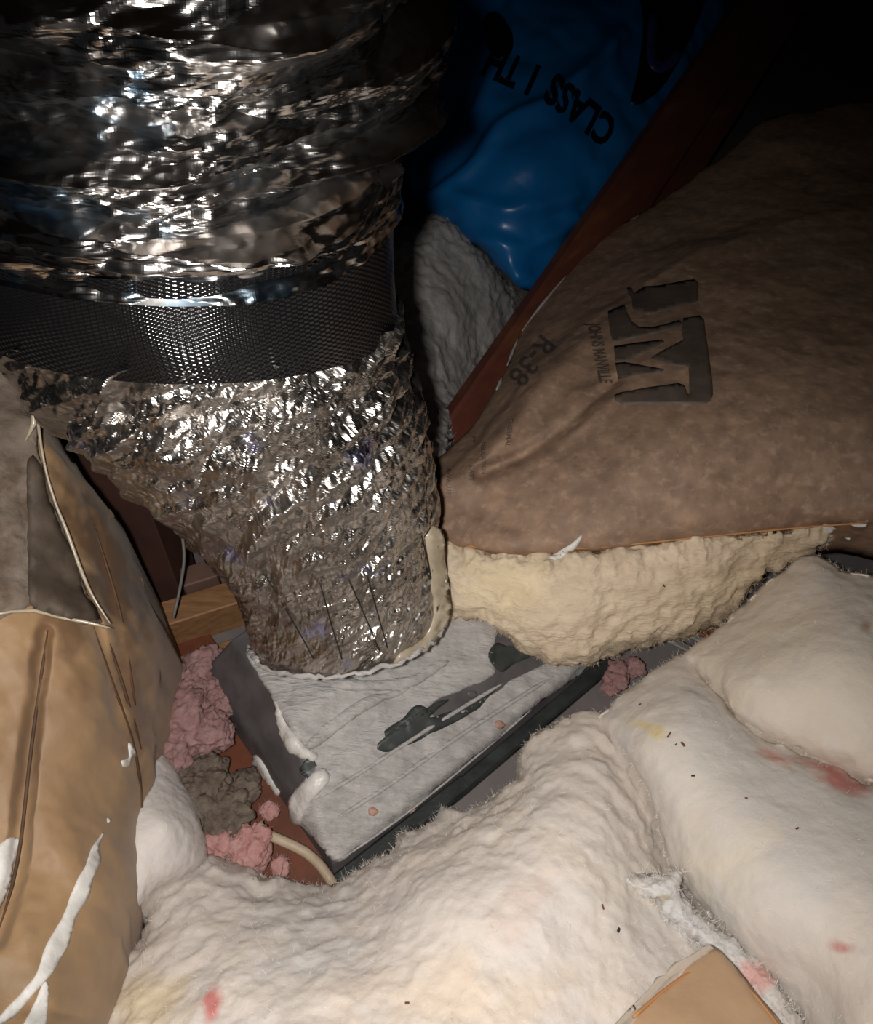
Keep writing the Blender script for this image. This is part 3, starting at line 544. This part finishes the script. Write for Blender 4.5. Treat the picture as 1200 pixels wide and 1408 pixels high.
C_ = pad('fiberglass_core', [(606, 738), (650, 752), (700, 759), (765, 759), (830, 753), (900, 745), (1000, 735), (1100, 726), (1150, 722), (1140, 745), (1105, 762), (1075, 782), (1035, 808), (1000, 842), (960, 862), (905, 872), (872, 880), (840, 898), (800, 900), (775, 912), (740, 900), (715, 900), (700, 880), (684, 862), (660, 852), (616, 850), (606, 800)],
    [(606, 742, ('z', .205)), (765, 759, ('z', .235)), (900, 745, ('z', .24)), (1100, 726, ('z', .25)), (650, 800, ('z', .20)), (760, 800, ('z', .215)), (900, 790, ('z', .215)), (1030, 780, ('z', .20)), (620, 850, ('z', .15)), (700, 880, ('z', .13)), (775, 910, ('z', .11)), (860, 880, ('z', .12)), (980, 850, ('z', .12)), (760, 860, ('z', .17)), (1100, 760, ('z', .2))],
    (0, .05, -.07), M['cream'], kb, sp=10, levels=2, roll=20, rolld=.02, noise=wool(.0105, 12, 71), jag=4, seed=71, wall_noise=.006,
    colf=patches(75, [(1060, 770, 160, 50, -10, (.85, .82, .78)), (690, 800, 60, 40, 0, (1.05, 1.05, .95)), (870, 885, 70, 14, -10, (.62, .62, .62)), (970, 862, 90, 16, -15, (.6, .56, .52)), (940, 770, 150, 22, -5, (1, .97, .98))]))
C_['o']['label'] = 'torn cream fiberglass edge of the batt'
fuzz(C_, kb, M['fibre_cream'], 7000, .006, 7, .5, th=.00014)
tube('paper_edge', path_on(KB, [(640, 750), (700, 757), (765, 757), (830, 752), (900, 744), (1000, 734), (1100, 724), (1190, 718)], .001), .0012, M['kraft_edge'], kb, n=6)
for k, q in enumerate([[(755, 768), (768, 758), (785, 748), (800, 735), (792, 750), (778, 762), (764, 770)], [(1130, 722), (1150, 722), (1168, 730), (1166, 742), (1152, 732), (1138, 732)], [(1170, 728), (1190, 722), (1192, 735), (1180, 738)]]):
    decal('torn_shred', q, bvh(dict(V=K['V'], F=K['F'][:K['nt']]), dict(V=C_['V'], F=C_['F'][:C_['nt']])), M['paper_white'], kb, off=.003, sp=5, thick=.002, lump=.001, seed=k)
for k, pts in enumerate([[(719, 457), (730, 438), (754, 411), (780, 380)], [(699, 504), (707, 482), (714, 466)], [(684, 538), (692, 520)]]):
    tube('torn_paper_fringe', path_on(KB, pts, .003, 8), .003, M['grey_wool'], kb, n=6, taper=([0, .5, 1], [.3, 1, .3]))
def zz(pts): return [(660+x/3.529, 370+y/3.529) for x, y in pts]
logo = [
 zz([(712, 92), (735, 92), (748, 118), (775, 100), (800, 84), (850, 82), (900, 75), (1000, 55), (1040, 52), (1058, 72), (1058, 150), (1038, 164), (960, 184), (880, 205), (815, 222), (765, 212), (740, 195), (738, 150), (718, 118)]),
 zz([(618, 205), (700, 175), (716, 215), (738, 258), (770, 282), (830, 286), (900, 270), (965, 250), (978, 262), (965, 282), (900, 300), (800, 322), (640, 356), (628, 300)]),
 zz([(648, 376), (760, 358), (878, 346), (893, 354), (820, 395), (700, 447), (655, 450)]),
 zz([(655, 458), (702, 452), (800, 472), (890, 490), (885, 500), (780, 515), (668, 532)]),
 zz([(985, 240), (1060, 228), (1084, 248), (1104, 370), (1120, 500), (1130, 610), (1120, 640), (1100, 650), (900, 652), (690, 655), (652, 636), (652, 612), (680, 600), (820, 575), (960, 556), (990, 565), (1008, 606), (1016, 608), (1013, 540), (1008, 476), (940, 466), (830, 435), (880, 400), (985, 345), (975, 300)])]
for q in logo: decal('printed_logo', q, KB, M['ink'], kb, off=.0012, sp=5, smooth=False, levels=0, nsm=0, jag=.6)
text('printed_text', 'JOHNS MANVILLE', (808, 446), (.09, .43), (.98, -.05), KB, M['ink'], kb, 24, bold=.035)
text('printed_text', 'R-38', (745, 458), (-.62, .78), (.78, .62), KB, M['ink'], kb, 40)
text('printed_text', 'THERMAL', (700, 575), (-.15, 1), (1, .1), KB, M['ink'], kb, 9)
text('printed_text', 'INSULATION', (662, 606), (.0, 1), (1, .0), KB, M['ink'], kb, 8)
text('printed_text', 'BATT', (645, 640), (.0, 1), (1, .0), KB, M['ink'], kb, 9)
text('printed_text', 'R-VALUE', (614, 645), (.0, 1), (1, .0), KB, M['ink'], kb, 9)
text('printed_text', 'FT', (648, 600), (-.1, 1), (1, .0), KB, M['ink'], kb, 9)

# ------------------------------------------------------------------ left kraft-faced batt
lk = root('kraft_faced_batt', 'upright rounded kraft paper batt at the left edge, torn open at its top', 'insulation', PZ(80, 1200, 0))
def lfold(p, d):
    r = np.zeros(len(p))
    for pts, wd, am in (([(62, 870), (45, 1000), (30, 1130), (20, 1210), (-5, 1290)], 9, .010), ([(135, 850), (165, 960), (188, 1050), (198, 1150)], 9, .009), ([(100, 640), (140, 760), (165, 880), (180, 960)], 10, .008), ([(185, 1330), (172, 1420)], 8, .006)):
        r += am*np.exp(-(segd(p, pts)/wd)**2)
    return r
LKt = lambda: [(-80, 440, .80), (0, 470, .78), (60, 600, .76), (120, 680, .80), (190, 800, .86), (224, 890, .88), (216, 1040, .86), (206, 1180, .82), (190, 1320, .77), (172, 1450, .72), (-80, 700, .70), (60, 800, .72), (60, 1000, .68), (-80, 1000, .64), (60, 1200, .64), (-80, 1250, .60), (60, 1430, .58), (-80, 1450, .56), (140, 1000, .73), (150, 1200, .69), (130, 1400, .62), (150, 850, .77)]
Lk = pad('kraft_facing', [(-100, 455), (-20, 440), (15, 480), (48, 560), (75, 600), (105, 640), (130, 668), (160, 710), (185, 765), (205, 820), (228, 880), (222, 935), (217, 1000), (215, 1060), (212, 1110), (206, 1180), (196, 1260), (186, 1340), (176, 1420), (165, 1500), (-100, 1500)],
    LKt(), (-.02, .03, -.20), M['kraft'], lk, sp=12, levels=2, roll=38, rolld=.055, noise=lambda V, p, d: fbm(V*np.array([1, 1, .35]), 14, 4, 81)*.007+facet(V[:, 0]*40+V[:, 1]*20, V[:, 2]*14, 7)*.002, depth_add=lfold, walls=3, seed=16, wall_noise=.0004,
    colf=patches(85, [(145, 760, 45, 120, -25, (.32, .28, .27)), (100, 870, 22, 50, -10, (.5, .45, .42)), (190, 960, 22, 100, -5, (.55, .5, .5)), (60, 880, 14, 60, 10, (.62, .55, .5)), (40, 1020, 18, 120, 10, (.70, .66, .62)), (20, 1340, 120, 60, 0, (.85, .88, .9)), (120, 930, 26, 40, 20, (.8, .76, .72))]))  # upper dark patches paint wrinkle shadows and reflections into the paper colour
Lk['o']['label'] = 'creased brown kraft paper facing'
LB = bvh(dict(V=Lk['V'], F=Lk['F'][:Lk['nt']]))
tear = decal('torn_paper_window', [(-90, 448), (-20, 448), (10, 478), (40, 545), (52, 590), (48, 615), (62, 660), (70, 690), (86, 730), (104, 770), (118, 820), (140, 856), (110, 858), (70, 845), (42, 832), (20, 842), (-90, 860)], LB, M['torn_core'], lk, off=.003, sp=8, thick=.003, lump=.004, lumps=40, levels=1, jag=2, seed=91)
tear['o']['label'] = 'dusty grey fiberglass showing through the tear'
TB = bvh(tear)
dk = decal('dark_paper_flap', [(38, 632), (52, 640), (66, 690), (86, 740), (104, 780), (114, 820), (132, 852), (104, 852), (68, 842), (42, 830), (38, 760), (38, 700)], TB, mat('dark_underside_paper', (.045, .032, .022), (.09, .065, .045), 30, .7, bump=.5, bsc=50), lk, off=.004, sp=8, thick=.001, seed=3, jag=1.5)  # dark brown paper of the torn flap
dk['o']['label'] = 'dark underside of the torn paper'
for pts, r_ in (([(0, 470), (35, 520), (55, 580), (45, 612), (62, 655), (70, 692), (88, 735), (106, 775), (122, 825), (148, 860)], .0022), ([(-20, 848), (20, 840), (42, 830), (72, 844), (110, 857), (150, 858)], .002), ([(35, 520), (55, 560), (56, 590), (38, 608)], .003)):
    tube('torn_paper_edge', path_on(TB, pts, .003, 9)+RNG.normal(0, .0010, (len(spline(pts, 27)), 3)), r_, M['tape'], lk, n=6, taper=([0, .2, .5, .8, 1], [.4, 1, .6, 1, .3]))
crease = mat('dark_paper_crease', (.05, .025, .012), (.09, .045, .02), 30, .7)
for pts in ([(66, 866), (55, 940), (44, 1020), (36, 1090), (30, 1150), (18, 1220), (-4, 1285)], [(128, 862), (150, 930), (172, 985), (188, 1040), (195, 1100), (196, 1150)], [(142, 862), (165, 930), (180, 980), (194, 1030)], [(180, 1370), (172, 1408), (168, 1440)], [(128, 720), (150, 790), (168, 850), (178, 920), (186, 970)]):
    tube('paper_seam', path_on(LB, pts, .0003, 8), .0016, crease, lk, n=6, taper=([0, .15, .85, 1], [.3, 1, 1, .3]))
for k, q in enumerate([[(141, 1145), (136, 1165), (138, 1182), (128, 1205), (120, 1235), (104, 1262), (92, 1300), (72, 1335), (50, 1362), (20, 1395), (0, 1410), (-10, 1430), (-20, 1420), (10, 1385), (45, 1345), (62, 1305), (85, 1262), (100, 1225), (116, 1190), (128, 1165)],
        [(28, 1155), (24, 1170), (18, 1190), (14, 1212), (-10, 1260), (-15, 1180), (2, 1160), (14, 1152)], [(176, 1022), (184, 1030), (188, 1040), (180, 1040), (178, 1052), (168, 1054), (166, 1046), (176, 1042)], [(147, 1126), (153, 1128), (148, 1133)], [(40, 1395), (60, 1350), (66, 1370), (58, 1420), (20, 1430)]]):
    o = decal('white_tear', q, LB, M['paper_white'], lk, off=.001, sp=5, thick=.0006, lump=.0008, lumps=120, seed=k+3, jag=1.2); o['o']['label'] = 'white torn patch of the facing'

# ------------------------------------------------------------------ behind: grey batt, blue bag, timber
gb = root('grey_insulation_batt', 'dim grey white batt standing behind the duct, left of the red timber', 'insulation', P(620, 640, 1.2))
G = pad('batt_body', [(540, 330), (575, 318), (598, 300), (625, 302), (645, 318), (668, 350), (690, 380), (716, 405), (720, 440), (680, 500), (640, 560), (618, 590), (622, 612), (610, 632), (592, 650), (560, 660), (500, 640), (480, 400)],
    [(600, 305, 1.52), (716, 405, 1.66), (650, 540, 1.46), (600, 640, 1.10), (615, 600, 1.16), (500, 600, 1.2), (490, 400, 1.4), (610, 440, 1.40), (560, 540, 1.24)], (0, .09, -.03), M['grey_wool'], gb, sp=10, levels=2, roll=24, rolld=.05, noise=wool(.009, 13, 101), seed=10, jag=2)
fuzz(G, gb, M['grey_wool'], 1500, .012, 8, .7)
bg = root('blue_plastic_bag', 'blue plastic packaging bag with black lettering, behind the timber', 'bag', P(760, 330, 1.65))
def bagn(V, p, d):
    r = fbm(V, 6, 3, 111)*.018; x = p@np.array([.64, .77]); y = p@np.array([-.77, .64])
    for pts, wd, am in (([(590, 290), (650, 235), (700, 180), (760, 145), (850, 60)], 13, .022), ([(600, 230), (660, 150), (700, 60), (720, -40)], 16, .018), ([(600, 262), (690, 290), (790, 270)], 14, .012), ([(640, 320), (720, 340), (790, 300)], 12, .012), ([(790, 120), (850, 40), (880, -50)], 16, .014)): r = r+am*np.exp(-(segd(p, pts)/wd)**2)
    return r+.006*facet(p[:, 0]/70+wv(V)*1.2, p[:, 1]/55, 5)+.004*np.abs(np.sin(x/38+2.5*wv(V)))
def wv(V): return fbm(V, 4, 2, 113)
Bg = pad('bag_film', [(560, 250), (600, 268), (610, 295), (642, 318), (668, 350), (690, 385), (714, 402), (760, 395), (800, 330), (850, 260), (900, 200), (960, 90), (980, -60), (560, -80), (540, 60)],
    [(600, 280, 1.58), (714, 402, 1.5), (660, 330, 1.52), (700, 250, 1.5), (780, 250, 1.52), (900, 150, 1.68), (760, 60, 1.6), (640, 100, 1.62), (880, -60, 1.8), (600, -60, 1.75), (800, 350, 1.6)], (0, .12, -.02), M['blue'], bg, sp=12, levels=2, roll=30, rolld=.06, noise=bagn, seed=12)
BB = bvh(dict(V=Bg['V'], F=Bg['F'][:Bg['nt']]))
text('printed_text', 'CLASS', (848, 170), (-.52, -.42), (-.46, .88), BB, M['blackprint'], bg, 58, off=.004, bold=.04)
text('printed_text', '1 TH', (748, 98), (-.56, -.26), (-.40, .9), BB, M['blackprint'], bg, 60, off=.004, bold=.04)
a = np.arange(14)/14*6.283; decal('printed_text', [(684+20*math.cos(q)+6*math.sin(q), 50+32*math.sin(q)) for q in a], BB, M['blackprint'], bg, off=.005, sp=5, levels=1)
decal('printed_panel', [(882, -40), (884, 30), (878, 90), (868, 145), (900, 130), (930, 90), (962, 20), (975, -40)], BB, M['blackprint'], bg, off=.003, sp=12)
decal('printed_stroke', [(892, 20), (888, 70), (892, 92), (905, 102), (925, 92), (938, 72), (930, 70), (915, 84), (903, 84), (899, 70), (902, 22)], BB, M['blueprint'], bg, off=.006, sp=6)
# timber: long board running up to the right
T0 = P(584, 612, 1.24); T1 = P(1105, -130, 2.05); ax = (T1-T0)/2; an = ax/np.linalg.norm(ax)
vw = (T0+T1)/2-CAM; vw /= np.linalg.norm(vw); sd = np.cross(an, vw); sd /= np.linalg.norm(sd); sd *= np.sign(sd@RT); nn = np.cross(sd, an); nn *= -np.sign(nn@vw)
ca, sa = math.cos(.5), math.sin(.5); s2 = sd*ca+nn*sa*-1; n2 = np.cross(s2, an); n2 *= -np.sign(n2@vw)
tm = root('timber_rafter', 'dark red sloping roof timber between the blue bag and the kraft batt', 'timber', T0)
L0 = (T0+T1)/2
box('board', L0+s2*.055, [ax*1.05, s2*.055, n2*.019], M['beam'], tm, bev=.006)
box('board', L0+s2*.155-n2*.03, [ax*1.05, s2*.045, n2*.02], M['beam'], tm, bev=.008)

# ------------------------------------------------------------------ lower left: boards, joist, cables, pink tufts
tag(box('ceiling_board', PZ(335, 1075, .004), [Uv*.075, Vv*.26, (0, 0, .004)], M['redwood']), 'flat red brown board lying left of the duct boot', 'board')
jd = PZ(360, 880, .04)-PZ(240, 920, .04); jd /= np.linalg.norm(jd); jn = np.cross([0, 0, 1], jd)
tag(box('ceiling_joist', PZ(280, 868, .03)+jn*.03, [jd*.22, jn*.022, (0, 0, .032)], M['joistwood']), 'pale pine joist behind the pink insulation, left of the boot', 'joist')
tag(box('wood_ledger', PZ(300, 905, .015), [jd*.11, jn*.016, (0, 0, .014)], M['joistwood']), 'thin orange pine strip in front of the pale joist', 'board')
tag(box('wood_block', PZ(276, 797, .05), [jd*.026, jn*.018, (0, 0, .02)], M['cable_dark'] if 0 else M['block']), 'small pinkish wood block in the gap behind the joist', 'block')
tag(box('lath_strip', PZ(328, 930, .035), [(PZ(350, 921, .035)-PZ(308, 939, .035))/2, jn*.006, (0, 0, .002)], M['cable']), 'thin cream lath poking out at the left corner of the boot', 'lath')
tag(box('wall_stud', P(205, 735, 1.12), [np.array([.035, 0, 0]), np.array([0, .04, 0]), np.array([-.02, .06, .22])], M['stud']), 'dark red stud standing in the gap left of the duct', 'stud')
tag(tube('electrical_cable', [PZ(340, 1146, .03), PZ(362, 1146, .035), PZ(392, 1158, .035), (PZ(420, 1172, .03)), PZ(442, 1192, .03), PZ(458, 1216, .028)], .0062, M['cable'], n=10), 'flat cream electrical cable curving to the front corner of the boot', 'cable')
tag(tube('electrical_cable', [P(215, 660, 1.02), P(243, 710, 1.03), P(253, 760, 1.04), P(248, 805, 1.05), P(238, 850, 1.05)], .0022, M['cable_dark'], n=8), 'thin dark cable hanging in the gap left of the foil duct', 'cable')
for k, (q, z) in enumerate([([(905, 868), (955, 888), (948, 900), (915, 884)], 'upper'), ]): pass
for c, hw, lb in (((930, 884), .006, 'grey lath strip in the gap above the right white batts, nearer the boot'), ((955, 876), .005, 'grey lath strip in the gap above the right white batts, farther from the boot')):
    e = PZ(c[0]+28, c[1]+14, .05)-PZ(c[0]-28, c[1]-14, .05); e /= 2; f = np.cross([0, 0, 1], e); f /= np.linalg.norm(f)
    tag(box('lath_strip', PZ(*c, .05), [e, f*hw, (0, 0, .003)], M['metal_dark'] if 0 else M['cable_dark']), lb, 'lath', 'lath strips')
tag(box('wood_strip', PZ(985, 872, .03), [e*1.2, f*.02, (0, 0, .01)], M['redwood']), 'dark red wood strip under the grey laths at right', 'board')

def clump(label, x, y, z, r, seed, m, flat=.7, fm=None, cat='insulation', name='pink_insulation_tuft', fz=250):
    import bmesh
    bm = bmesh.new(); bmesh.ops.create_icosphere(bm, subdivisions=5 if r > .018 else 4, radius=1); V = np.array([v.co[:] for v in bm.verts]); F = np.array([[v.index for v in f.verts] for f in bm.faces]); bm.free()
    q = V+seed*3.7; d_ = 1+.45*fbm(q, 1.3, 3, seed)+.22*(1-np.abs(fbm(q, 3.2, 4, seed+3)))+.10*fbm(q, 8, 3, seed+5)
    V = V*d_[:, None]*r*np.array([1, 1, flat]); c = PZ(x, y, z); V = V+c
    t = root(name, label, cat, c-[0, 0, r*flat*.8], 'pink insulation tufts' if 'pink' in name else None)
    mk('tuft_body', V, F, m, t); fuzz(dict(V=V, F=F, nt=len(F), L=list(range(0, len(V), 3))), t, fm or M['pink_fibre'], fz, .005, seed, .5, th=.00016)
cl_ = [(285, 912, .05, .020, 'pink wool tuft at the top of the pink heap, against the orange strip'), (262, 945, .055, .026, 'dusky pink wool tuft just under the top of the heap'), (300, 965, .045, .016, 'pink wool tuft nearest the boot corner'), (248, 985, .055, .028, 'pink wool tuft midway down the heap by the kraft batt'), (282, 1010, .045, .025, 'pink wool tuft at the right of the heap above the grey lint'), (245, 1035, .05, .025, 'lowest pink wool tuft of the heap, touching the kraft batt'),
    (326, 1103, .03, .014, 'small pink tuft resting on the grey lint'), (371, 1114, .02, .010, 'small round pink tuft alone on the red board'), (305, 1158, .04, .016, 'pink tuft at the left end of the cream cable'), (345, 1160, .04, .021, 'bright pink tuft over the cream cable'), (352, 1180, .035, .014, 'pink tuft against the white batt below the cable'), (385, 1190, .022, .010, 'small pink tuft under the bend of the cable'), (848, 928, .03, .017, 'pink tuft right of the boot, by the end of its black edge'), (872, 918, .03, .012, 'smaller pink tuft right of the boot, beside the white batt'), (840, 945, .025, .010, 'lowest pink tuft right of the boot')]
for k, (x, y, z, r, lb) in enumerate(cl_): clump(lb, x, y, z, r*(1.15 if k < 6 else 1), 200+k, M['pink_dusty_shaded'] if k < 6 or k > 11 else M['pink'], fm=M['pink_dusty_shaded'] if k < 6 else None)
clump('grey brown lint clump between the pink heap and the cable, upper one', 272, 1082, .04, .034, 301, M['dust'], .6, M['dust'], 'lint', 'lint_clump', 500)
clump('grey brown lint clump by the white lobe, lower one', 300, 1125, .035, .030, 302, M['dust'], .6, M['dust'], 'lint', 'lint_clump', 500)
clump('grey brown lint clump on the red board under a pink tuft', 328, 1085, .025, .022, 303, M['dust'], .6, M['dust'], 'lint', 'lint_clump', 400)

# ------------------------------------------------------------------ chips lying on the batts
WB = bvh(*[dict(V=q['V'], F=q['F'][:q['nt']]) for q in (A, A2, A3, C_)])
def chip(x, y, L, an, r, lb, m):
    h = hit(WB, x, y)
    if h is None: return
    c = h[0]+h[1]*r*.8; h2 = hit(WB, x+6*math.cos(an), y-6*math.sin(an)); e = (h2[0]-h[0]); e /= np.linalg.norm(e)+1e-9
    f = np.cross(h[1], e); f /= np.linalg.norm(f)
    L *= .75; r *= .75
    tag(box('wood_chip', c, [e*L/2, f*r, np.cross(e, f)*r*.6], m, bev=r*.3), lb, 'wood chip', 'chips on the batts')
for x, y, L, an, r, lb, m in ((920, 1011, .011, 1.0, .0011, 'long brown wood sliver on the right white batt, below the yellow stain', M['splint']), (939, 1024, .008, -.9, .0016, 'thick brown chip just right of the long sliver', M['splint']), (929, 1024, .004, .8, .0007, 'tiny olive chip between the two brown chips', M['stickblk']), (953, 1067, .005, 0, .0012, 'black speck on the right batt below the brown chips', M['stickblk']), (849, 1279, .006, 1.2, .0016, 'black speck on the front batt left of the white strand', M['stickblk']), (828, 1247, .006, 1.9, .0011, 'brown speck just above the black one on the front batt', M['splint']), (937, 1334, .010, .6, .0022, 'dark brown chip by the kraft paper corner', M['splint']), (1096, 1140, .005, .5, .0010, 'brown speck on the right batt, right of centre', M['splint']), (1026, 1098, .004, 0, .0010, 'brown speck below the pink stain', M['splint']), (970, 1288, .010, 1.5, .0008, 'thin dark sliver on the twisted strand', M['stickblk']), (912, 805, .008, -1, .0010, 'black sliver in the cream batt edge', M['stickblk']), (560, 1380, .005, 0, .0012, 'brown speck at the bottom centre of the front batt', M['splint']), (348, 1209, .006, .9, .0008, 'black sliver near the red board on the front batt', M['stickblk']), (880, 969, .004, .3, .001, 'tiny dark speck above the yellow stain', M['stickblk'])):
    chip(x, y, L, an, r, lb, m)
